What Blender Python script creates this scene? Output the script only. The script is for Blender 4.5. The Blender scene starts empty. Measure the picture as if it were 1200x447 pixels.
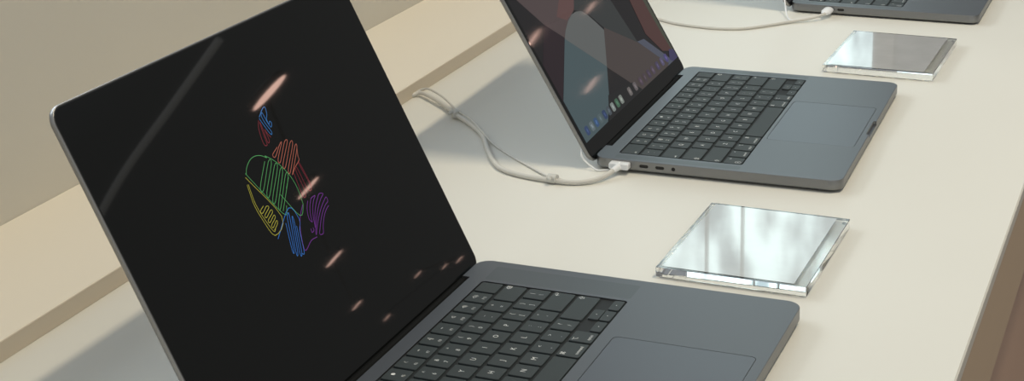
import bpy, bmesh, math, random
from mathutils import Vector, Matrix
C = bpy.context.scene.collection
S = 0.001                                   # everything below is written in millimetres
PI = math.pi
random.seed(4)

# ------------------------------------------------------------------ colour and materials
def lin(r, g, b):
    f = lambda c: (c/255)/12.92 if c/255 <= 0.04045 else ((c/255+0.055)/1.055)**2.4
    return (f(r), f(g), f(b), 1.0)

def mat(name, col, rough=0.5, metal=0.0, **kw):
    m = bpy.data.materials.new(name); m.use_nodes = True
    b = m.node_tree.nodes['Principled BSDF']
    b.inputs['Base Color'].default_value = col if len(col) == 4 else (*col, 1)
    b.inputs['Roughness'].default_value = rough
    b.inputs['Metallic'].default_value = metal
    for k, v in kw.items(): b.inputs[k.replace('_', ' ')].default_value = v
    return m

def noise_on(m, scale, amount, rough_amount=0.0, bump=0.0, detail=4, stretch=(1, 1, 1)):
    """gentle procedural variation of colour, gloss and relief"""
    nt = m.node_tree; b = nt.nodes['Principled BSDF']
    tc = nt.nodes.new('ShaderNodeTexCoord'); mp = nt.nodes.new('ShaderNodeMapping')
    mp.inputs['Scale'].default_value = stretch
    n = nt.nodes.new('ShaderNodeTexNoise'); n.inputs['Scale'].default_value = scale; n.inputs['Detail'].default_value = detail
    nt.links.new(tc.outputs['Object'], mp.inputs['Vector']); nt.links.new(mp.outputs['Vector'], n.inputs['Vector'])
    if amount:
        col = b.inputs['Base Color'].default_value[:]
        mx = nt.nodes.new('ShaderNodeMix'); mx.data_type = 'RGBA'
        mx.inputs[6].default_value = tuple(c*(1-amount) for c in col[:3])+(1,)
        mx.inputs[7].default_value = tuple(min(1, c*(1+amount)) for c in col[:3])+(1,)
        nt.links.new(n.outputs['Fac'], mx.inputs[0]); nt.links.new(mx.outputs[2], b.inputs['Base Color'])
    if rough_amount:
        r = b.inputs['Roughness'].default_value
        mr = nt.nodes.new('ShaderNodeMapRange'); mr.inputs['To Min'].default_value = r-rough_amount; mr.inputs['To Max'].default_value = r+rough_amount
        nt.links.new(n.outputs['Fac'], mr.inputs['Value']); nt.links.new(mr.outputs['Result'], b.inputs['Roughness'])
    if bump:
        bp = nt.nodes.new('ShaderNodeBump'); bp.inputs['Strength'].default_value = bump; bp.inputs['Distance'].default_value = 0.0002
        nt.links.new(n.outputs['Fac'], bp.inputs['Height']); nt.links.new(bp.outputs['Normal'], b.inputs['Normal'])
    return m

def display_mat(name, rgb, strength=1.0):
    """a lit patch of a screen behind glossy cover glass"""
    m = mat(name, (0.002, 0.002, 0.002), 0.04, IOR=1.5)
    b = m.node_tree.nodes['Principled BSDF']
    b.inputs['Emission Color'].default_value = lin(*rgb); b.inputs['Emission Strength'].default_value = strength
    return m

M = {}
M['aluminium'] = noise_on(mat('space_grey_aluminium', (0.248, 0.254, 0.262), 0.40, 1.0), 900, 0.03, 0.02)
M['lid_aluminium'] = noise_on(mat('space_grey_lid_aluminium', (0.30, 0.30, 0.30), 0.38, 0.85), 900, 0.03, 0.03, 0.04)
M['grille'] = mat('perforated_aluminium', (0.218, 0.229, 0.231), 0.42, 1.0)
M['well'] = noise_on(mat('keyboard_black_anodised', (0.008, 0.011, 0.012), 0.6), 600, 0.1)
M['key'] = noise_on(mat('key_plastic', (0.036, 0.047, 0.050), 0.5), 700, 0.06, 0.03, 0.05)
M['legend'] = mat('key_legend_white', (0.85, 0.88, 0.88), 0.5)
M['trackpad'] = noise_on(mat('trackpad_glass', (0.248, 0.256, 0.270), 0.39, 1.0), 800, 0.02, 0.02)
M['groove'] = mat('dark_seam', (0.012, 0.014, 0.015), 0.6)
M['glass_black'] = mat('black_cover_glass', (0.0035, 0.0040, 0.0037), 0.022, IOR=1.5)
M['gasket'] = mat('black_rubber', (0.012, 0.012, 0.012), 0.6)
M['hinge'] = mat('black_hinge_cover', (0.004, 0.0045, 0.0045), 0.7, Specular_IOR_Level=0.15)
M['table'] = noise_on(mat('cream_laminate', (0.728, 0.722, 0.668), 0.42), 6, 0.012, 0.02, 0.0)
M['edge'] = noise_on(mat('cream_laminate_edge', (0.60, 0.475, 0.345), 0.5), 6, 0.03, 0.0, 0.0, stretch=(1, .1, 8))
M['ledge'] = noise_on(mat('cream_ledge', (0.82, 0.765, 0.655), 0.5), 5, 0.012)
M['wall'] = noise_on(mat('warm_grey_wall', (0.62, 0.595, 0.53), 0.7), 5, 0.02, 0, 0.1)
M['plinth'] = noise_on(mat('brown_plinth', (0.62, 0.44, 0.34), 0.5), 6, 0.03)
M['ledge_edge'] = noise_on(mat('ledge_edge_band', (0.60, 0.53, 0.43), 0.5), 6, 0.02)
M['floor'] = noise_on(mat('brown_floor', (0.24, 0.17, 0.12), 0.6), 3, 0.1)
M['cable'] = noise_on(mat('white_cable_jacket', (0.62, 0.61, 0.57), 0.5), 2500, 0.05, 0, 0.25)
M['plug'] = mat('white_plug_plastic', (0.82, 0.84, 0.86), 0.3)
M['tie'] = mat('grey_cable_tie', (0.56, 0.56, 0.53), 0.45)
M['acrylic'] = mat('clear_acrylic', (0.97, 0.985, 0.985), 0.0, IOR=1.49, Transmission_Weight=1.0)
M['card'] = noise_on(mat('printed_grey_card', (0.46, 0.465, 0.46), 0.07, Coat_Weight=1.0, Coat_Roughness=0.02, Coat_IOR=1.6), 28, 0.16)
M['port'] = mat('port_shadow_black', (0.006, 0.006, 0.006), 0.5)
M['mullion'] = mat('grey_window_bar', (0.34, 0.34, 0.34), 0.6)
M['steel'] = mat('dark_window_frame', (0.02, 0.025, 0.03), 0.5)

# ------------------------------------------------------------------ mesh helpers (mm in, metres out)
def rr(x0, x1, y0, y1, r, n=6):
    """rounded rectangle, counter-clockwise"""
    r = max(0.001, min(r, (x1-x0)/2-1e-4, (y1-y0)/2-1e-4)); p = []
    for cx, cy, a in ((x1-r, y1-r, 0), (x0+r, y1-r, 90), (x0+r, y0+r, 180), (x1-r, y0+r, 270)):
        for k in range(n+1):
            t = math.radians(a+90*k/n); p.append((cx+r*math.cos(t), cy+r*math.sin(t)))
    return p

def loft(bm, rings, cap0=True, cap1=True, mi=0):
    """rings: lists of equal length of 3-D points"""
    vs = [[bm.verts.new((x*S, y*S, z*S)) for x, y, z in ring] for ring in rings]
    n = len(rings[0])
    for a, b in zip(vs, vs[1:]):
        for i in range(n):
            j = (i+1) % n
            bm.faces.new((a[i], a[j], b[j], b[i])).material_index = mi
    if cap0: bm.faces.new(vs[0][::-1]).material_index = mi
    if cap1: bm.faces.new(vs[-1]).material_index = mi

def slab(bm, x0, x1, y0, y1, r, prof, n=6, fn=None):
    """rounded-rectangle solid; prof = [(inset, z), ...] from bottom to top; fn maps (x, y, z)"""
    fn = fn or (lambda x, y, z: (x, y, z))
    rings = [[fn(x, y, z) for x, y in rr(x0+i, x1-i, y0+i, y1-i, max(r-i, 0.02), n)] for i, z in prof]
    loft(bm, rings)

def box(bm, x0, x1, y0, y1, z0, z1, bev=0.0, fn=None):
    if bev: slab(bm, x0, x1, y0, y1, bev, [(bev, z0), (0, z0+bev), (0, z1-bev), (bev, z1)], 2, fn)
    else: slab(bm, x0, x1, y0, y1, 0.001, [(0, z0), (0, z1)], 1, fn)

def smooth_path(pts, sub=8):
    """Catmull-Rom through the points"""
    P = [Vector(p) for p in pts]; P = [P[0]*2-P[1]]+P+[P[-1]*2-P[-2]]; out = []
    for i in range(1, len(P)-2):
        a, b, c, d = P[i-1:i+3]
        for k in range(sub):
            t = k/sub
            out.append(0.5*((2*b)+(c-a)*t+(2*a-5*b+4*c-d)*t*t+(3*b-a-3*c+d)*t**3))
    out.append(P[-2]); return out

def tube(bm, pts, rad, n=10, sub=8):
    path = smooth_path(pts, sub) if sub > 1 else [Vector(p) for p in pts]
    rings = []; up = Vector((0.03, 0.05, 1)).normalized()
    for i, p in enumerate(path):
        d = (path[min(i+1, len(path)-1)]-path[max(i-1, 0)]).normalized()
        s = d.cross(up).normalized(); u = s.cross(d)
        r = rad(i/(len(path)-1)) if callable(rad) else rad
        rings.append([tuple(p+r*(math.cos(2*PI*k/n)*s+math.sin(2*PI*k/n)*u)) for k in range(n)])
    loft(bm, rings)

def ribbon(bm, pts, w, fn):
    """flat stroke of width w along 2-D points, mapped by fn(x, y)"""
    P = [Vector(p) for p in pts]; L = []; R = []
    for i, p in enumerate(P):
        a = P[max(i-1, 0)]; b = P[min(i+1, len(P)-1)]
        d = (b-a)
        if d.length < 1e-6: d = P[i]-P[i-1]
        d.normalize(); nrm = Vector((-d.y, d.x))
        e1 = (P[i]-P[i-1]).normalized() if i else d
        k = max(0.45, abs(e1.dot(d)))
        L.append(p+nrm*w/2/k); R.append(p-nrm*w/2/k)
    lv = [bm.verts.new([c*S for c in fn(*p)]) for p in L]; rv = [bm.verts.new([c*S for c in fn(*p)]) for p in R]
    for i in range(len(P)-1): bm.faces.new((rv[i], rv[i+1], lv[i+1], lv[i]))

def shade(me, sharp=35):
    """smooth shading, with crisp edges and flat large faces kept flat"""
    for p in me.polygons: p.use_smooth = True
    me.set_sharp_from_angle(angle=math.radians(sharp))
    ek = {e.key: e.index for e in me.edges}
    at = me.attributes.get('sharp_edge') or me.attributes.new('sharp_edge', 'BOOLEAN', 'EDGE')
    for p in me.polygons:
        if len(p.vertices) > 6:
            for k in p.edge_keys: at.data[ek[k]].value = True

def obj(name, bm, material, parent=None, sharp=35):
    bmesh.ops.recalc_face_normals(bm, faces=bm.faces[:])
    me = bpy.data.meshes.new(name); bm.to_mesh(me); bm.free()
    for m in (material if isinstance(material, (list, tuple)) else [material]): me.materials.append(m)
    shade(me, sharp)
    o = bpy.data.objects.new(name, me); C.objects.link(o)
    if parent: o.parent = parent
    return o

def thing(name, label, cat, loc=(0, 0, 0), rz=0.0, group=None):
    o = bpy.data.objects.new(name, None); C.objects.link(o)
    o.empty_display_size = 0.02
    o.location = [c*S for c in loc]; o.rotation_euler = (0, 0, rz)
    o['label'] = label; o['category'] = cat
    if group: o['group'] = group
    return o

def structure(o): o['kind'] = 'structure'; return o

def cut(o, bm):
    """subtract a solid from o's mesh for good"""
    bmesh.ops.recalc_face_normals(bm, faces=bm.faces[:])
    me = bpy.data.meshes.new('cutter'); bm.to_mesh(me); bm.free()
    c = bpy.data.objects.new('cutter', me); C.objects.link(c); c.parent = o.parent
    md = o.modifiers.new('cut', 'BOOLEAN'); md.object = c; md.operation = 'DIFFERENCE'; md.solver = 'EXACT'
    bpy.context.view_layer.update()
    new = bpy.data.meshes.new_from_object(o.evaluated_get(bpy.context.evaluated_depsgraph_get()))
    o.modifiers.clear(); old = o.data; o.data = new; new.name = old.name
    bpy.data.objects.remove(c); bpy.data.meshes.remove(me); bpy.data.meshes.remove(old)
    shade(new)

# ------------------------------------------------------------------ key legends
def text_mesh(txt, size):
    cu = bpy.data.curves.new('legend', 'FONT'); cu.body = txt; cu.size = size*S*1.15
    cu.align_x = 'CENTER'; cu.align_y = 'CENTER'; cu.resolution_u = 2
    o = bpy.data.objects.new('legend', cu); C.objects.link(o)
    bpy.context.view_layer.update()
    me = bpy.data.meshes.new_from_object(o.evaluated_get(bpy.context.evaluated_depsgraph_get()))
    bpy.data.objects.remove(o); bpy.data.curves.remove(cu)
    return me

LEG = {}
def legend_mesh(spec):
    """spec: tuple of (text, size, du, dv): du toward the typist, dv to the right, from the key's centre"""
    if spec in LEG: return LEG[spec]
    bm = bmesh.new()
    for txt, size, du, dv in spec:
        t = text_mesh(txt, size)
        # text x -> +v (right), text y -> -u (away from the typist)
        t.transform(Matrix(((0, -1, 0, du*S), (1, 0, 0, dv*S), (0, 0, 1, 0), (0, 0, 0, 1))))
        bm.from_mesh(t); bpy.data.meshes.remove(t)
    me = bpy.data.meshes.new('key_legend'); bm.to_mesh(me); bm.free(); me.materials.append(M['legend'])
    LEG[spec] = me
    return me

ROWS = [
    [('esc', 1.5)]+[(f'F{i}', 1) for i in range(1, 13)]+[('touch', 1)],
    [(k, 1) for k in ('`~', '1!', '2@', '3#', '4$', '5%', '6^', '7&', '8*', '9(', '0)', '-_', '=+')]+[('⌫', 1.5)],
    [('⇥', 1.5)]+[(k, 1) for k in ('Q', 'W', 'E', 'R', 'T', 'Y', 'U', 'I', 'O', 'P', '[{', ']}', '\\|')],
    [('⇪', 1.75)]+[(k, 1) for k in ('A', 'S', 'D', 'F', 'G', 'H', 'J', 'K', 'L', ';:', '\'"')]+[('↩', 1.75)],
    [('⇧', 2.25)]+[(k, 1) for k in ('Z', 'X', 'C', 'V', 'B', 'N', 'M', ',<', '.>', '/?')]+[('⇧ ', 2.25)],
    [('fn', 1), ('control', 1), ('option', 1), ('command', 1.25), ('space', 5), ('command ', 1.25), ('option ', 1), ('◂', 1), ('ud', 1), ('▸', 1)],
]
ICON = ['☼', '☀', '▤', '⌕', '●', '☾', '◂◂', '▸‖', '▸▸', '◁', '◁)', '◁))']

def legend_for(k, w, pv):
    if k == 'esc': return (('esc', 3.0, 4.5, -w*pv/2+5.5),)
    if k in ('touch', 'space'): return None
    if k[0] == 'F' and k[1:].isdigit(): return ((ICON[int(k[1:])-1], 3.4, -2.6, 0), (k, 2.7, 4.6, 0))
    s = k.strip()
    if s in ('⌫', '↩') or k == '⇧ ': return ((s, 4.4, -4.6 if s != '⌫' else -4.4, w*pv/2-5.0),)
    if s in ('⇥', '⇪', '⇧'): return ((s, 4.4, 4.4, -w*pv/2+5.0),)
    if s in ('control', 'option', 'command'):
        g = {'control': '⌃', 'option': '⌥', 'command': '⌘'}[s]; sd = -1 if k.endswith(' ') else 1
        return ((s, 2.8, 4.8, 0), (g, 4.0, -4.2, sd*(w*pv/2-5.0)))
    if s == 'fn': return (('fn', 2.8, -4.2, 4), ('⊕', 3.4, 4.4, -4))
    if s in ('◂', '▸', '▴', '▾'): return ((s, 3.0, 0, 0),)
    if len(s) == 2: return ((s[1], 4.0, -3.6, 0), (s[0], 4.0, 3.4, 0))
    return ((s, 4.8, 0, 0),)

KEYM = {}
def key_mesh(du, dv):
    q = (round(du, 2), round(dv, 2))
    if q in KEYM: return KEYM[q]
    bm = bmesh.new()
    slab(bm, -du/2, du/2, -dv/2, dv/2, 1.5, [(0.0, 0), (0.0, 1.0), (0.12, 1.2), (0.4, 1.3)], 4)
    bmesh.ops.recalc_face_normals(bm, faces=bm.faces[:])
    me = bpy.data.meshes.new('key'); bm.to_mesh(me); bm.free(); me.materials.append(M['key'])
    shade(me)
    KEYM[q] = me
    return me

# ------------------------------------------------------------------ a laptop
def laptop(label, loc, yaw, W, D, Z, lid_deg, lid_len, pad, grille_w, hb=-6.5, two_port=False):
    """local frame: u = x from the hinge to the typist, v = y from the left side to the right, z up"""
    t = thing('laptop', label, 'laptop', loc, yaw, 'laptops on the table')
    z0 = 1.0                                            # the shell stands on its rubber feet
    # --- base shell
    bm = bmesh.new()
    slab(bm, 0, D, 0, W, 11.5, [(7, z0), (2.6, z0+0.6), (0.9, z0+1.4), (0.2, z0+2.3), (0, z0+3.1), (0, Z-0.45), (0.14, Z-0.13), (0.45, Z)], 8)
    base = obj('base', bm, M['aluminium'], t)
    wu0, wu1 = 17.9, 131.0; wv0, wv1 = W/2-139.0, W/2+139.0
    bm = bmesh.new(); slab(bm, wu0, wu1, wv0, wv1, 3.2, [(0, Z-1.45), (0, Z+3)], 6); cut(base, bm)
    pu0, pu1, pv0, pv1 = pad
    bm = bmesh.new(); slab(bm, pu0, pu1, pv0, pv1, 4.5, [(0, Z-0.5), (0, Z+3)], 6); cut(base, bm)
    bm = bmesh.new(); box(bm, -6, 6.2, 35, W-35, z0+2.5, Z+3); cut(base, bm)                      # hinge cut-out
    bm = bmesh.new(); slab(bm, D-2.9, D+4, W/2-21, W/2+21, 1.5, [(0, Z-3.6), (0, Z+3)], 6); cut(base, bm)  # finger scoop
    fy = lambda x, y, z: (x, z, y)
    zp = Z-4.3
    ports = [('magnetic_charging_port', 17, 34.5, 2.0), ('usb_port', 42.4, 50.6, 1.45), ('usb_port', 57.0, 65.2, 1.45), ('headphone_jack', 71.7, 75.3, 1.8)]
    if two_port: ports = ports[1:3]
    for _, u0, u1, hz in ports:
        bm = bmesh.new(); slab(bm, u0, u1, zp-hz, zp+hz, 1.75, [(0, -3), (0, 4)], 6, fy); cut(base, bm)
    # --- what sits in the shell
    bm = bmesh.new(); slab(bm, wu0+.03, wu1-.03, wv0+.03, wv1-.03, 3.2, [(0, Z-1.44), (0, Z-1.25)], 6); obj('keyboard_tray', bm, M['well'], t)
    bm = bmesh.new(); slab(bm, pu0+.02, pu1-.02, pv0+.02, pv1-.02, 4.4, [(0, Z-0.49), (0, Z-0.40)], 6)
    pan = obj('trackpad_seam', bm, M['groove'], t)
    bm = bmesh.new(); slab(bm, pu0+.38, pu1-.38, pv0+.38, pv1-.38, 4.2, [(0, Z-0.40), (0, Z-0.1), (0.15, Z-0.02)], 6); obj('trackpad', bm, M['trackpad'], t)
    for a, b in ((wv0-4-grille_w, wv0-4), (wv1+4, wv1+4+grille_w)):
        bm = bmesh.new(); slab(bm, wu0, wu1, a, b, 2, [(0, Z-0.1), (0, Z+0.012)], 4); obj('speaker_grille', bm, M['grille'], t)
    for nm, u0, u1, hz in ports:
        bm = bmesh.new(); slab(bm, u0+.03, u1-.03, zp-hz+.03, zp+hz-.03, 1.7, [(0, 0.6), (0, 3.95)], 6, fy); obj(nm, bm, M['port'], t)
    for u in (16, D-16):
        for v in (18, W-18):
            bm = bmesh.new()
            loft(bm, [[(u+r*math.cos(2*PI*k/24), v+r*math.sin(2*PI*k/24), z) for k in range(24)] for r, z in ((8.4, 0), (9, 0.4), (9, 1.3))])
            obj('rubber_foot', bm, M['gasket'], t)
    # --- keys
    pu = 113.1/6; pv = 277.2/14.5; gap = 2.5
    for r, row in enumerate(ROWS):
        v = W/2-277.2/2; uc = wu0+pu*(r+0.5)
        for k, w in row:
            vc = v+w*pv/2; v += w*pv
            items = [(k, uc, pu-gap, vc, w*pv-gap, w)]
            if k == 'ud': items = [('▴', uc-4.3, (pu-gap)/2-.25, vc, w*pv-gap, w), ('▾', uc+4.1, (pu-gap)/2-.25, vc, w*pv-gap, w)]
            elif k in '◂▸': items = [(k, uc+4.1, (pu-gap)/2-.25, vc, w*pv-gap, w)]
            for kk, u, du, vv, dv, ww in items:
                ko = bpy.data.objects.new('key', key_mesh(du, dv)); C.objects.link(ko)
                ko.parent = t; ko.location = (u*S, vv*S, (Z-1.25)*S)
                sp = legend_for(kk, ww, pv)
                if sp:
                    lo = bpy.data.objects.new('key_legend', legend_mesh(sp)); C.objects.link(lo)
                    lo.parent = ko; lo.location = (0, 0, 1.318*S)
    # --- hinge barrel and lid
    a = math.radians(lid_deg); ca, sa = math.cos(a), math.sin(a)
    def LF(v, h, n=0.0): return (-3.5+h*ca+n*sa, v, Z+h*sa-n*ca)
    bm = bmesh.new()
    loft(bm, [[(0.6+3.3*math.cos(2*PI*k/20), v, Z-4.6+3.3*math.sin(2*PI*k/20)) for k in range(20)] for v in (35.4, W-35.4)])
    obj('hinge', bm, M['hinge'], t)
    T = 4.6
    f = lambda v, h, n: LF(v, h, n)
    bm = bmesh.new()
    slab(bm, 0, W, hb, lid_len, 10.5, [(3.0, -T), (1.1, -T+.5), (0.25, -T+1.4), (0, -T+2.2), (0, -0.7), (0.25, -0.15), (0.6, 0)], 8, f)
    lid = obj('lid', bm, M['lid_aluminium'], t)
    bm = bmesh.new(); slab(bm, 0.9, W-0.9, hb+0.9, lid_len-0.9, 9.6, [(0, -0.05), (0, 0.10), (0.15, 0.16)], 8, f); obj('screen_gasket', bm, M['gasket'], lid)
    bm = bmesh.new(); slab(bm, 1.5, W-1.5, hb+1.5, lid_len-1.5, 9.0, [(0, 0.1), (0, 0.25), (0.2, 0.34)], 8, f); glass = obj('screen_glass', bm, M['glass_black'], t)
    return t, glass, LF

# ------------------------------------------------------------------ the three laptops
P16 = (140.6, 240.4, 98.0, 257.8)
P14 = (134.2, 214.6, 94.8, 220.0)
big, glass16, F16 = laptop('large dark grey laptop nearest in front, black screen with rainbow line-drawn emblem',
                           (-13.95, -612.7, 0), math.radians(-1.39), 355.7, 248.1, 12.6, 116.65, 237.8, P16, 25)
mid, glass14, F14 = laptop('middle dark grey laptop with white power plug in its side and app icons on screen',
                           (0, 0, 0), 0, 312.6, 221.2, 11.6, 119.73, 211, P14, 9)
far, glassF, FF = laptop('farthest dark grey laptop at the top edge, only its lower keyboard and palm rest visible',
                         (45, 617.3, 0), math.radians(-1.3), 312.6, 221.2, 11.6, 119.7, 211, P14, 9, two_port=True)

# the big laptop's picture: an apple of coloured lines on black
LOGO = {"blue_leaf":[[[181.53,174.25],[183.34,167.28],[185.58,161.05],[187.52,162.47],[185.44,169.16],[184.96,174.82],[187.42,176.6],[188.0,170.01],[189.27,165.23],[191.93,167.46],[190.85,169.1],[188.72,167.72],[188.7,171.32],[191.52,174.02],[193.1,177.9],[192.91,179.24],[190.42,178.99],[186.7,177.34],[182.31,174.89]]],"red_leaf":[[[180.04,173.32],[176.23,168.95],[173.76,161.5],[173.71,156.82],[176.32,156.2],[176.92,157.91],[179.03,168.04],[180.41,171.67],[179.83,165.87],[178.14,157.5],[180.85,158.26],[181.67,165.91],[182.04,163.23],[184.1,159.36]]],"orange":[[[185.67,151.55],[177.08,148.83],[178.65,146.56],[188.89,152.03],[192.14,152.52],[180.18,144.29],[181.36,141.95],[195.38,151.89],[198.65,151.08],[182.54,139.61],[184.17,137.34],[200.98,149.5],[203.2,147.86],[185.75,135.05],[186.41,132.66],[204.38,145.92],[205.57,143.97],[187.06,130.26]],[[205.57,143.97],[202.61,139.11],[201.45,136.26],[193.9,133.68],[187.06,130.26]]],"red":[[[189.37,130.74],[187.09,114.15],[191.63,115.47],[192.84,131.46],[195.44,132.24],[195.65,116.22],[200.43,116.71],[199.39,133.98],[200.66,133.28],[201.7,117.04]]],"green":[[[140.83,147.57],[141.27,146.84],[144.48,150.07],[151.22,153.35],[157.95,154.05],[164.6,152.29],[169.52,148.97],[168.57,150.7],[175.1,145.3],[180.39,138.37],[184.41,129.91],[185.36,120.57],[183.65,112.19],[182.27,108.84],[174.11,104.61],[164.83,123.71]],[[165.74,147.73],[148.52,134.63],[150.45,132.07],[168.95,146.19],[171.15,144.06],[152.38,129.5],[153.84,126.84],[173.26,141.89],[175.3,139.69],[155.29,124.17],[156.74,121.49],[176.71,137.36],[178.03,134.99],[158.06,118.8],[158.74,116.06],[179.65,132.67],[181.32,130.36],[159.42,113.31]],[[140.66,147.38],[158.24,111.99],[165.65,115.17]],[[181.68,130.23],[173.93,124.68]]],"yellow":[[[136.99,140.63],[135.79,135.5],[134.19,127.43],[135.05,117.2],[139.71,103.0],[155.37,111.05],[138.86,145.29]],[[138.39,140.5],[136.94,133.84],[135.99,126.76],[137.1,117.05],[140.44,105.83],[144.08,106.93]],[[142.59,123.33],[137.0,121.43],[138.63,119.63],[145.4,122.11],[147.03,120.45],[139.73,117.76],[140.14,115.8],[147.79,118.47],[148.28,116.49],[140.55,113.83],[140.96,111.87],[148.29,114.51],[148.3,112.53],[141.37,109.9],[141.67,107.93],[148.23,110.56],[147.82,108.63],[141.68,105.98]]],"blue":[[[140.88,100.05],[166.35,113.05],[171.51,102.85],[166.45,96.5],[164.16,91.66],[159.86,82.32],[156.96,82.96]],[[156.16,105.75],[149.34,89.01],[150.74,87.79],[159.84,107.29],[163.49,108.74],[152.15,86.57],[153.75,85.44],[164.71,105.86],[165.1,102.95],[155.52,84.39],[157.3,83.33],[165.49,100.04]]],"purple":[[[182.39,109.67],[172.81,103.0],[165.95,94.15],[161.9,83.28],[172.92,86.34],[180.97,86.02]],[[189.66,109.83],[187.45,108.21],[185.6,106.48],[184.11,104.66],[182.97,102.74],[182.19,100.71],[181.77,98.59],[183.47,96.3],[184.45,99.15],[185.79,101.78],[187.49,104.18],[189.56,106.36],[191.99,108.33],[194.8,110.07],[200.01,110.07],[196.58,108.27],[193.52,106.11],[190.82,103.62],[188.47,100.77],[186.48,97.57],[184.84,94.03],[183.63,91.89],[186.7,95.82],[189.98,99.36],[193.48,102.49],[197.21,105.22],[201.16,107.55],[205.35,109.48],[209.39,108.01],[204.7,106.14],[200.1,103.8],[195.57,100.99],[191.12,97.71],[186.74,93.96],[182.43,89.75],[181.24,87.62],[186.38,91.85],[191.44,95.55],[196.44,98.71],[201.35,101.33],[206.19,103.41],[210.95,104.92],[210.62,101.95],[206.31,100.76],[202.03,99.01],[197.76,96.71],[193.51,93.87],[189.28,90.48],[185.06,86.57],[188.95,85.52],[192.17,89.12],[195.46,92.18],[198.82,94.71],[202.26,96.7],[205.78,98.15],[209.38,99.05]],[[178.64,93.1],[177.95,90.53],[180.94,90.93],[181.19,92.76]]]}
LINE = {'blue_leaf': (58, 122, 190), 'red_leaf': (132, 48, 58), 'orange': (176, 98, 80), 'red': (122, 36, 50),
        'green': (84, 158, 92), 'yellow': (176, 168, 62), 'blue': (52, 116, 196), 'purple': (112, 48, 138)}
for k, strokes in LOGO.items():
    bm = bmesh.new()
    for pl in strokes:
        q = smooth_path([(a, b, 0) for a, b in pl], 4)
        ribbon(bm, [(p.x, p.y) for p in q], 0.46 if k not in ('yellow', 'green') else 0.42, lambda a, b: F16(a, b, 0.40))
    o = obj('emblem_line', bm, display_mat('screen_line_'+k, LINE[k], 0.85), glass16)
    o['label'] = {'blue_leaf': 'blue upper half of the leaf', 'red_leaf': 'dark red lower half of the leaf'}.get(k, k+' part of the line-drawn apple')

# middle laptop's screen: picture with reflected bands painted in, grey arch, app icons
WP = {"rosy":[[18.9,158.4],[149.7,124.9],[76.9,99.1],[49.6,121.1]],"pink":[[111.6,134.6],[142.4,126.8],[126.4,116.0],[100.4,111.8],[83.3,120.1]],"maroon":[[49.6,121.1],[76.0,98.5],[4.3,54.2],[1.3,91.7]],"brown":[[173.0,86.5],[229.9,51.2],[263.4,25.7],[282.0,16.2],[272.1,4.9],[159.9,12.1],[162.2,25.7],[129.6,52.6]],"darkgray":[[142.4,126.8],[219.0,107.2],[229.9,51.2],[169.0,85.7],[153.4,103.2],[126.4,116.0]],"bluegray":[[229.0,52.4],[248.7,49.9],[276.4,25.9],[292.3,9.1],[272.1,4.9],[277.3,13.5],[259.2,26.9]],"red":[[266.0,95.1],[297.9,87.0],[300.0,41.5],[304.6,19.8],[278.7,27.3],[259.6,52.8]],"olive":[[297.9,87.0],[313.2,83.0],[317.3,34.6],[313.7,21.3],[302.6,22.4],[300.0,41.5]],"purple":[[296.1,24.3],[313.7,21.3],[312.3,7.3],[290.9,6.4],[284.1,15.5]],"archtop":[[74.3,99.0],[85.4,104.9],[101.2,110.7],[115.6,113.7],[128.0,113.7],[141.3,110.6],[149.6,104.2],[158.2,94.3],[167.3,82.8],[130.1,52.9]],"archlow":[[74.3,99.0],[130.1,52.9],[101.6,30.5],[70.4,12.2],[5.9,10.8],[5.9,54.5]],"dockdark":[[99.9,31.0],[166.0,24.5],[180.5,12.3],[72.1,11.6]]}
bm = bmesh.new()
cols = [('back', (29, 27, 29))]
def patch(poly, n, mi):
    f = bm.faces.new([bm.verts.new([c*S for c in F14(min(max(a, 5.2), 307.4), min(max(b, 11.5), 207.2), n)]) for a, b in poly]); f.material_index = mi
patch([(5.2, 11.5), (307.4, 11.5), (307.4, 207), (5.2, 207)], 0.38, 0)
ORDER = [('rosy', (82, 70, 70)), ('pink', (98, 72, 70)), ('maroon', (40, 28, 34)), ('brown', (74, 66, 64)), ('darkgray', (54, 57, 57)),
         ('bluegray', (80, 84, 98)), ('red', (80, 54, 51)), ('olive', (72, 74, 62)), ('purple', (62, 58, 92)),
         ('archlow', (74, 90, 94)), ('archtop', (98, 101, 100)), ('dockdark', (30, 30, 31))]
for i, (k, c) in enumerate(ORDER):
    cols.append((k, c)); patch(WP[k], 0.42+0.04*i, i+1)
obj('screen_picture_reflections', bm, [display_mat('picture_reflection_'+k, c, 0.8) for k, c in cols], glass14)['label'] = 'dim screen picture with reflections painted in as slanted bands, and a grey arch'
icons = [(20, (66, 86, 126)), (33.5, (120, 134, 140)), (46, (70, 100, 142)), (58, (100, 118, 122)), (71, (60, 78, 116)), (83.5, (86, 96, 104)), (96, (150, 160, 156)),
         (109.5, (82, 120, 96)), (122, (150, 158, 150)), (150, (128, 122, 120)), (168, (120, 112, 114)), (187, (92, 78, 90)), (201, (88, 76, 84)), (215, (84, 72, 92)), (229, (96, 84, 100)), (246, (88, 80, 110)), (262, (104, 98, 128)), (277, (92, 86, 140))]
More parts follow.
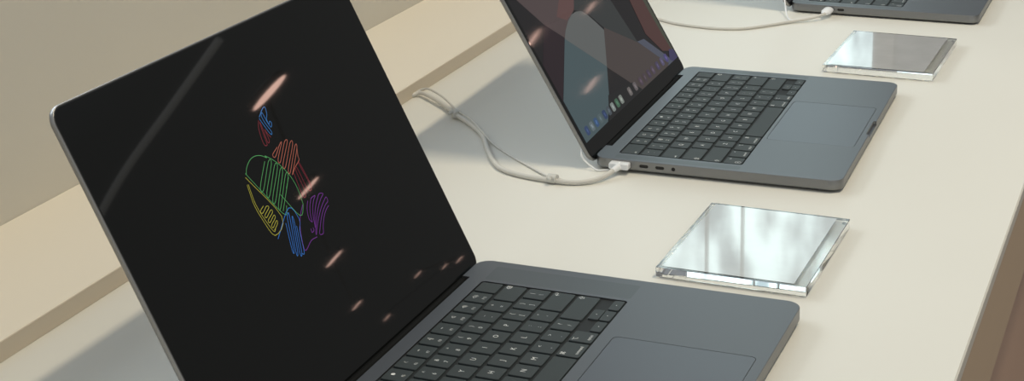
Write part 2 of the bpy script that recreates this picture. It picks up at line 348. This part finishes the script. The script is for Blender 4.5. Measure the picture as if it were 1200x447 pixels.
for i, (v, c) in enumerate(icons):
    bm = bmesh.new(); slab(bm, v-4.3, v+4.3, 15.1, 23.7, 2.2, [(0, 0.94), (0, 0.99)], 4, F14)
    io = obj('app_icon', bm, display_mat(f'icon_{i}', c, 0.55), glass14)
    bm = bmesh.new()
    g = [(v+2.6*math.cos(t*PI/2+i)*(1 if t % 2 else .6), 19.4+2.6*math.sin(t*PI/2+i)) for t in range(4)]
    bm.faces.new([bm.verts.new([q*S for q in F14(a, b, 1.03)]) for a, b in g])
    bmesh.ops.recalc_face_normals(bm, faces=bm.faces[:])
    me = bpy.data.meshes.new('icon_mark'); bm.to_mesh(me); bm.free(); me.materials.append(display_mat(f'mark_{i}', tuple(min(255, int(q*1.25)) for q in c), 0.6))
    # the mark is part of the icon's own mesh
    io.data.materials.append(me.materials[0])
    b2 = bmesh.new(); b2.from_mesh(io.data); k0 = len(b2.faces); b2.from_mesh(me); b2.faces.ensure_lookup_table()
    for f in b2.faces[k0:]: f.material_index = 1
    b2.to_mesh(io.data); b2.free(); bpy.data.meshes.remove(me)

# ------------------------------------------------------------------ table, ledge, wall, floor
TA = 0.0211                                           # the counter runs almost along y
def CF(n, s, z): return (n*math.cos(TA)+s*math.sin(TA), -n*math.sin(TA)+s*math.cos(TA), z)
Y0, Y1 = -2200, 1700
tb = thing('display_table', 'long cream topped display counter that everything stands on', 'table', (0, 0, -900))
up = lambda a, b, z: CF(a, b, z+900)
bm = bmesh.new(); box(bm, -400, 363.7, Y0, Y1, -12, 0, 1.2, up); obj('table_top', bm, M['table'], tb)
bm = bmesh.new(); box(bm, -400, 362.9, Y0+1, Y1-1, -99, -12, 1.0, up); obj('apron', bm, M['edge'], tb)['label'] = 'brownish deep front edge below the cream top'
bm = bmesh.new(); box(bm, -380, 318, Y0+60, Y1-60, -900, -99, 2, up); obj('plinth', bm, M['plinth'], tb)
lg = bmesh.new(); box(lg, -393.5, -250.7, Y0, Y1-150, 0, 15.2, 0.8, CF); lo = obj('ledge', lg, M['ledge'], None)
lo['label'] = 'long low cream ledge along the grey wall at the back of the table'; lo['category'] = 'ledge'
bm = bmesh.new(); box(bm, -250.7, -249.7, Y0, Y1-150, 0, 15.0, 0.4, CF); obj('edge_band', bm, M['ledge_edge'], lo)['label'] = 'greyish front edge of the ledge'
bm = bmesh.new(); box(bm, -460, -393.5, Y0, Y1-150, 0, 208, 1, CF); structure(obj('wall_left', bm, M['wall']))
bm = bmesh.new(); box(bm, -9000, 9000, -6000, 9000, -960, -900); structure(obj('floor', bm, M['floor']))

# ------------------------------------------------------------------ clear acrylic stands
def sign(label, loc, yaw, w, d):
    t = thing('acrylic_stand', label, 'sign holder', loc, yaw, 'acrylic stands on the table')
    bm = bmesh.new(); slab(bm, 0, w, 0, d, 0.8, [(0.3, 1.0), (0, 1.3), (0, 8.2), (0.3, 8.5)], 3); obj('acrylic_plate', bm, M['acrylic'], t)
    bm = bmesh.new(); slab(bm, 4.5, w-10, 3, d-3, 0.5, [(0, 8.52), (0, 8.74)], 3); obj('card_insert', bm, M['card'], t)
    for a, b in ((4, 4), (w-4, 4), (4, d-4), (w-4, d-4)):
        bm = bmesh.new()
        loft(bm, [[(a+1.6*math.cos(2*PI*k/12), b+1.6*math.sin(2*PI*k/12), z) for k in range(12)] for z in (0, 0.98)]); obj('foot', bm, M['acrylic'], t)
    return t
sign('clear acrylic stand with pale insert between the front and middle laptops', (122.2, -222.3, 0), math.radians(-1.9), 115.5, 148.5)
sign('clear acrylic stand with half grey insert, beside the farthest laptop', (132.6, 369.2, 0), math.radians(-2.3), 115.3, 151)

# ------------------------------------------------------------------ cables
def clip(bm, p, d, r):
    d = Vector(d).normalized(); p = Vector(p); s = d.cross(Vector((0, 0, 1))).normalized(); u = s.cross(d)
    rings = []
    for o_, rad in ((-4.2, r*.9), (-3.6, r), (3.6, r), (4.2, r*.9)):
        rings.append([tuple(p+d*o_+rad*(math.cos(2*PI*k/16)*s+.8*math.sin(2*PI*k/16)*u)) for k in range(16)])
    loft(bm, rings)

t = thing('charging_cable', 'thick white charging cable with tie clips, running from ledge to middle laptop', 'cable', (-60, -20, 0), 0, 'white cables on the table')
off = lambda pts: [(x+60, y+20, z) for x, y, z in pts]
bm = bmesh.new()
tube(bm, off([(-251, 151, 2.4), (-247, 157.5, 2.6), (-240, 162, 4.2), (-223, 149.5, 5.0), (-200, 129, 4.8), (-176, 103.5, 4.4), (-159, 88, 3.6), (-142.4, 71, 3.0), (-126.2, 50, 2.6), (-108, 15.4, 2.5), (-88, -17.7, 2.5), (-72, -33.5, 2.5), (-49.7, -42.5, 2.5),
              (-22.8, -46.8, 2.9), (-4, -46.0, 2.6), (9, -38.5, 2.8), (17.5, -27, 3.8), (22.5, -16, 5.8), (25, -8, 7.0)]), 2.3, 12)
obj('cord', bm, M['cable'], t)
bm = bmesh.new(); px = lambda x, y, z: (x+60, z+20, y)
slab(bm, 16.4, 34.6, 4.6, 10.4, 1.5, [(0.6, -8.2), (0, -7.6), (0, -0.9), (0.4, -0.3)], 5, px); pl = obj('power_plug', bm, M['plug'], t)
bm = bmesh.new(); slab(bm, 18.2, 33.2, 5.6, 9.0, 1.4, [(0, -0.4), (0, 0.5)], 4, px); obj('plug_tip', bm, M['tie'], pl)
bm = bmesh.new(); slab(bm, 24.9, 26.1, -5.6, -4.4, 0.5, [(0, 10.3), (0, 10.46)], 4, lambda x, y, z: (x+60, y+20, z)); obj('indicator_light', bm, mat('plug_light', (0.9, 0.92, 0.9), 0.3, Emission_Color=(1, .95, .85, 1), Emission_Strength=0.8), pl)
bm = bmesh.new(); tube(bm, off([(22.8, -16, 5.9), (24, -12, 6.7), (25.3, -7.4, 7.1)]), lambda q: 2.5+.7*q, 12, 4); obj('strain_relief', bm, M['plug'], pl)
for p, d, r in (((-176, 104, 4.9), (30, -28, -1), 5.2), ((-22.8, -46.0, 4.3), (24, -2, 0), 5.2)):
    bm = bmesh.new(); clip(bm, off([p])[0], d, r)
    n = Vector(d).normalized(); s = n.cross(Vector((0, 0, 1)))
    q = Vector(off([p])[0])
    tube(bm, [tuple(q+s*4.0+Vector((0, 0, 2.2))), tuple(q+s*6.4+Vector((0, 0, 2.6))), tuple(q+s*8.0+n*1.5+Vector((0, 0, 1.2)))], 1.7, 8, 4)
    obj('cable_tie', bm, M['tie'], t)

bm = bmesh.new()
tube(bm, off([(-251, 160, 1.4), (-246, 166, 4), (-236, 169, 7.2), (-216, 152, 8.2), (-197, 132, 7.8), (-181, 111.5, 7.2), (-172, 102.5, 7.4), (-156, 89, 6.6), (-138, 67, 5.6), (-124.5, 50, 5.2), (-115, 40, 2.6), (-103, 28.5, 1.25), (-82.6, 9.3, 1.2), (-53.3, -16.1, 1.3), (-35, -32, 1.8), (-26, -41.5, 3.0), (-19, -43.2, 3.6), (-11, -42.0, 1.3)]), 1.15, 10)
obj('thin_cord', bm, M['cable'], t)['label'] = 'thinner cord tied alongside the thick one'

t = thing('lid_tether', 'short thin white cord from the middle laptop lid corner down to the table', 'cord', (0, 0, 0), 0, 'white cables on the table')
bm = bmesh.new(); tube(bm, [(-12, 4, 19), (-11.2, -1.2, 13), (-7, -2.4, 7.5), (-1, -3.5, 3.6), (5, -5, 1.2), (9, -3, 0.9), (14, 1, 0.75)], 0.85, 8); obj('cord', bm, M['plug'], t)

t = thing('usb_cable', 'thin white cable looping behind the middle screen to the farthest laptop', 'cable', (45, 600, 0), 0, 'white cables on the table')
off = lambda pts: [(x-45, y-600, z) for x, y, z in pts]
bm = bmesh.new()
tube(bm, off([(-251, 612, 2), (-200, 590, 1.7), (-140, 556, 1.7), (-97, 535, 1.7), (-72, 521, 1.7), (-48, 514, 1.7), (-18, 511, 1.7), (10, 518.5, 1.7), (35, 541, 1.7), (56, 563, 2), (74, 577, 3.4), (86, 586, 5.8), (90.6, 590.5, 7.0), (91.4, 593.5, 7.3)]), 1.7, 10); obj('cord', bm, M['cable'], t)
bm = bmesh.new()
rings = []
for q, r in ((0, 1.9), (3, 2.2), (5, 4.2), (9, 4.9), (20, 4.9), (21.5, 4.3)):
    p = Vector((91.4, 592.8, 7.3))+Vector((0.05, 1, 0)).normalized()*q
    rings.append([(p.x-45+1.25*r*math.cos(2*PI*k/16), p.y-600, p.z+.78*r*math.sin(2*PI*k/16)) for k in range(16)])
loft(bm, rings); pl = obj('usb_plug', bm, M['plug'], t)
bm = bmesh.new(); slab(bm, 42.7, 50.1, -1.15+7.3, 1.15+7.3, 1.1, [(0, 13), (0, 16.6)], 4, lambda x, y, z: (x, z, y)); obj('plug_tip', bm, M['tie'], pl)
t = thing('lid_tether', 'thin white cord hanging from the farthest laptop lid at the top edge', 'cord', (30, 600, 0), 0, 'white cables on the table')
bm = bmesh.new(); tube(bm, [(x-30, y-600, z) for x, y, z in [(36, 622, 26), (39.5, 612, 15), (42.5, 603, 9), (47.5, 588, 4), (53, 577, 1.5), (59, 577, 0.9), (66, 582, 0.9)]], 0.9, 8); obj('cord', bm, M['plug'], t)

# ------------------------------------------------------------------ the shop around: window front and ceiling lamps (seen in the reflections)
bm = bmesh.new(); WX0, WX1, WY, WZ0, WZ1 = -1120, -310, 3500, 640, 1720
box(bm, WX0, WX1, WY, WY+8, WZ0, WZ1); pane = structure(obj('window_1', bm, None or mat('window_daylight', (0.02, 0.02, 0.02), 0.1)))
nt = pane.data.materials[0].node_tree; b = nt.nodes['Principled BSDF']
tc = nt.nodes.new('ShaderNodeTexCoord'); mp = nt.nodes.new('ShaderNodeMapping'); mp.inputs['Scale'].default_value = (6.0, 1, 2.6); mp.inputs['Location'].default_value = (2.3, 0, 0.9)
n = nt.nodes.new('ShaderNodeTexNoise'); n.inputs['Scale'].default_value = 1.6; n.inputs['Detail'].default_value = 3
cr = nt.nodes.new('ShaderNodeValToRGB'); cr.color_ramp.elements[0].position = 0.40; cr.color_ramp.elements[0].color = (0.22, 0.28, 0.30, 1)
cr.color_ramp.elements[1].position = 0.60; cr.color_ramp.elements[1].color = (0.80, 1.0, 1.0, 1)
nt.links.new(tc.outputs['Object'], mp.inputs['Vector']); nt.links.new(mp.outputs['Vector'], n.inputs['Vector']); nt.links.new(n.outputs['Fac'], cr.inputs['Fac'])
nt.links.new(cr.outputs['Color'], b.inputs['Emission Color']); b.inputs['Emission Strength'].default_value = 2.5
bm = bmesh.new()
for x0, x1 in ((WX0-60, WX0), (WX1, WX1+60), (-801, -795.5), (-689, -684)): box(bm, x0, x1, WY-30, WY+20, WZ0-400, WZ1+60)
box(bm, WX0-60, WX1+60, WY-28, WY+18, WZ1, WZ1+60); box(bm, WX0-60, WX1+60, WY-28, WY+18, WZ0-60, WZ0)
structure(obj('window_2', bm, M['mullion'])).name = 'trim_1'

lampm = mat('lamp_glow', (0.8, 0.8, 0.8), 0.5, Emission_Color=(1.0, 0.62, 0.50, 1), Emission_Strength=9.0)
def track(label, src, dirs):
    pts = []
    for az, el, s in dirs:
        d = (2400-src[2])/math.tan(math.radians(el)); pts.append((src[0]+d*math.cos(math.radians(az)), src[1]+d*math.sin(math.radians(az)), s))
    t = thing('ceiling_lamp_row', label, 'lamp', (pts[0][0], pts[0][1], 2400), 0, 'ceiling lamps of the shop')
    bm = bmesh.new(); rel = [(x-pts[0][0], y-pts[0][1], 60) for x, y, s in pts]
    tube(bm, rel, 8, 8, 1); obj('track', bm, M['mullion'], t)
    for (x, y, s), (rx, ry, _) in zip(pts, rel):
        th = math.radians(dirs[0][0]+90); tx, ty = math.cos(th), math.sin(th)
        E = lambda r, k: (rx+r*(1.45*math.cos(2*PI*k/32)*tx-.75*math.sin(2*PI*k/32)*ty), ry+r*(1.45*math.cos(2*PI*k/32)*ty+.75*math.sin(2*PI*k/32)*tx))
        bm = bmesh.new(); loft(bm, [[(*E(r, k), z) for k in range(32)] for r, z in ((s*.97, 8), (s*1.03, 0), (s*1.03, 45), (30, 70))])
        h = obj('lamp_housing', bm, M['mullion'], t)
        bm = bmesh.new(); loft(bm, [[(*E(s, k), z) for k in range(32)] for z in (-4, 7)]); obj('lamp_lens', bm, lampm, h)
track('row of oval ceiling lamps mirrored in the black screen of the front laptop', (-77, -430, 130), ((56.6, 13.45, 100), (54.9, 10.1, 80), (53.65, 7.8, 78), (53.0, 6.2, 56)))
track('row of oval ceiling lamps mirrored in the screen of the middle laptop', (-45, 40, 100), ((66.6, 9.35, 75), (68.75, 8.25, 50), (66.4, 6.7, 85)))

track('far row of tiny ceiling lamps mirrored low in the black front screen', (60, -330, 30), ((55.3, 5.64, 45), (56.1, 5.13, 40), (56.6, 4.9, 52), (53.5, 5.46, 45)))
pts = [(5918, 6078, 2400), (5469, 5974, 2400), (5081, 5948, 2400), (4664, 6034, 2400), (4189, 6120, 2400)]
bm = bmesh.new(); tube(bm, pts, 22, 10); structure(obj('added_glow_tube', bm, mat('added_tube_glow', (0.5, 0.5, 0.5), 0.5, Emission_Color=(1, 1, 0.96, 1), Emission_Strength=0.28)))  # unseen tube added to glow as the pale band mirrored in the front screen

def area(name, loc, to, sx, sy, power, col):
    l = bpy.data.lights.new(name, 'AREA'); l.shape = 'RECTANGLE'; l.size = sx; l.size_y = sy; l.energy = power; l.color = col
    o = bpy.data.objects.new(name, l); C.objects.link(o); o.location = loc
    d = (Vector(to)-Vector(loc)).normalized(); zz = -d; yy = Vector((0, 1, 0)); xx = yy.cross(zz).normalized(); yy = zz.cross(xx)
    o.matrix_world = Matrix.Translation(loc) @ Matrix((xx, yy, zz)).transposed().to_4x4()
    return o
area('ceiling_strip_light', (0.86, 0.17, 2.5), (0.86, 0.17, 0), 0.10, 0.7, 37.5, (1.0, 0.86, 0.63))
area('side_window_light', (-2.1, 0.5, 1.33), (0.1, 0.0, 0), 0.8, 2.4, 34, (0.86, 0.95, 1.0))

# ------------------------------------------------------------------ indoor ambience
w = bpy.data.worlds.new('shop_ambience'); bpy.context.scene.world = w; w.use_nodes = True
nt = w.node_tree; bg = nt.nodes['Background']
tc = nt.nodes.new('ShaderNodeTexCoord'); sp = nt.nodes.new('ShaderNodeSeparateXYZ'); nt.links.new(tc.outputs['Generated'], sp.inputs['Vector'])
cr = nt.nodes.new('ShaderNodeValToRGB'); e = cr.color_ramp.elements
mr = nt.nodes.new('ShaderNodeMapRange'); mr.inputs['From Min'].default_value = -1; nt.links.new(sp.outputs['Z'], mr.inputs['Value']); nt.links.new(mr.outputs['Result'], cr.inputs['Fac'])
e[0].position = 0.45; e[0].color = (0.20, 0.16, 0.13, 1)
e[1].position = 1.0; e[1].color = (0.35, 0.39, 0.43, 1)
for p, c in ((0.53, (0.14, 0.14, 0.138, 1)), (0.64, (0.15, 0.152, 0.152, 1)), (0.78, (0.34, 0.38, 0.42, 1))):
    q = e.new(p); q.color = c
my = nt.nodes.new('ShaderNodeMapRange'); my.interpolation_type = 'SMOOTHSTEP'; my.inputs['From Min'].default_value = 0.0; my.inputs['From Max'].default_value = -0.8
nt.links.new(sp.outputs['Y'], my.inputs['Value'])
mx = nt.nodes.new('ShaderNodeMix'); mx.data_type = 'RGBA'; mx.inputs[7].default_value = (0.56, 0.56, 0.54, 1)
nt.links.new(my.outputs['Result'], mx.inputs[0]); nt.links.new(cr.outputs['Color'], mx.inputs[6])
nt.links.new(mx.outputs[2], bg.inputs['Color']); bg.inputs['Strength'].default_value = 1.0

# ------------------------------------------------------------------ camera
cx, cy_, cz, az, el, roll, fpx, ppy = (466.6849, -1399.32666, 511.65349, 1.94053, -0.25938, -0.02222, 2038.87069, 47.70737)
cd = bpy.data.cameras.new('camera'); cam = bpy.data.objects.new('camera', cd); C.objects.link(cam)
d = Vector((math.cos(el)*math.cos(az), math.cos(el)*math.sin(az), math.sin(el)))
r = d.cross(Vector((0, 0, 1))).normalized(); u = r.cross(d)
r2 = math.cos(roll)*r+math.sin(roll)*u; u2 = -math.sin(roll)*r+math.cos(roll)*u
cam.matrix_world = Matrix.Translation((cx*S, cy_*S, cz*S)) @ Matrix((r2, u2, -d)).transposed().to_4x4()
cd.sensor_fit = 'HORIZONTAL'; cd.sensor_width = 36; cd.lens = fpx*36/1200
cd.shift_x = 0; cd.shift_y = -(223.5-ppy)/1200
cd.clip_start = 0.05; cd.clip_end = 100
bpy.context.scene.camera = cam
vs = bpy.context.scene.view_settings
vs.view_transform = 'Standard'; vs.look = 'None'; vs.exposure = 0; vs.gamma = 1; vs.use_curve_mapping = False
cy = bpy.context.scene.cycles
cy.max_bounces = 24; cy.transmission_bounces = 24; cy.glossy_bounces = 12; cy.diffuse_bounces = 5
cy.sample_clamp_indirect = 20
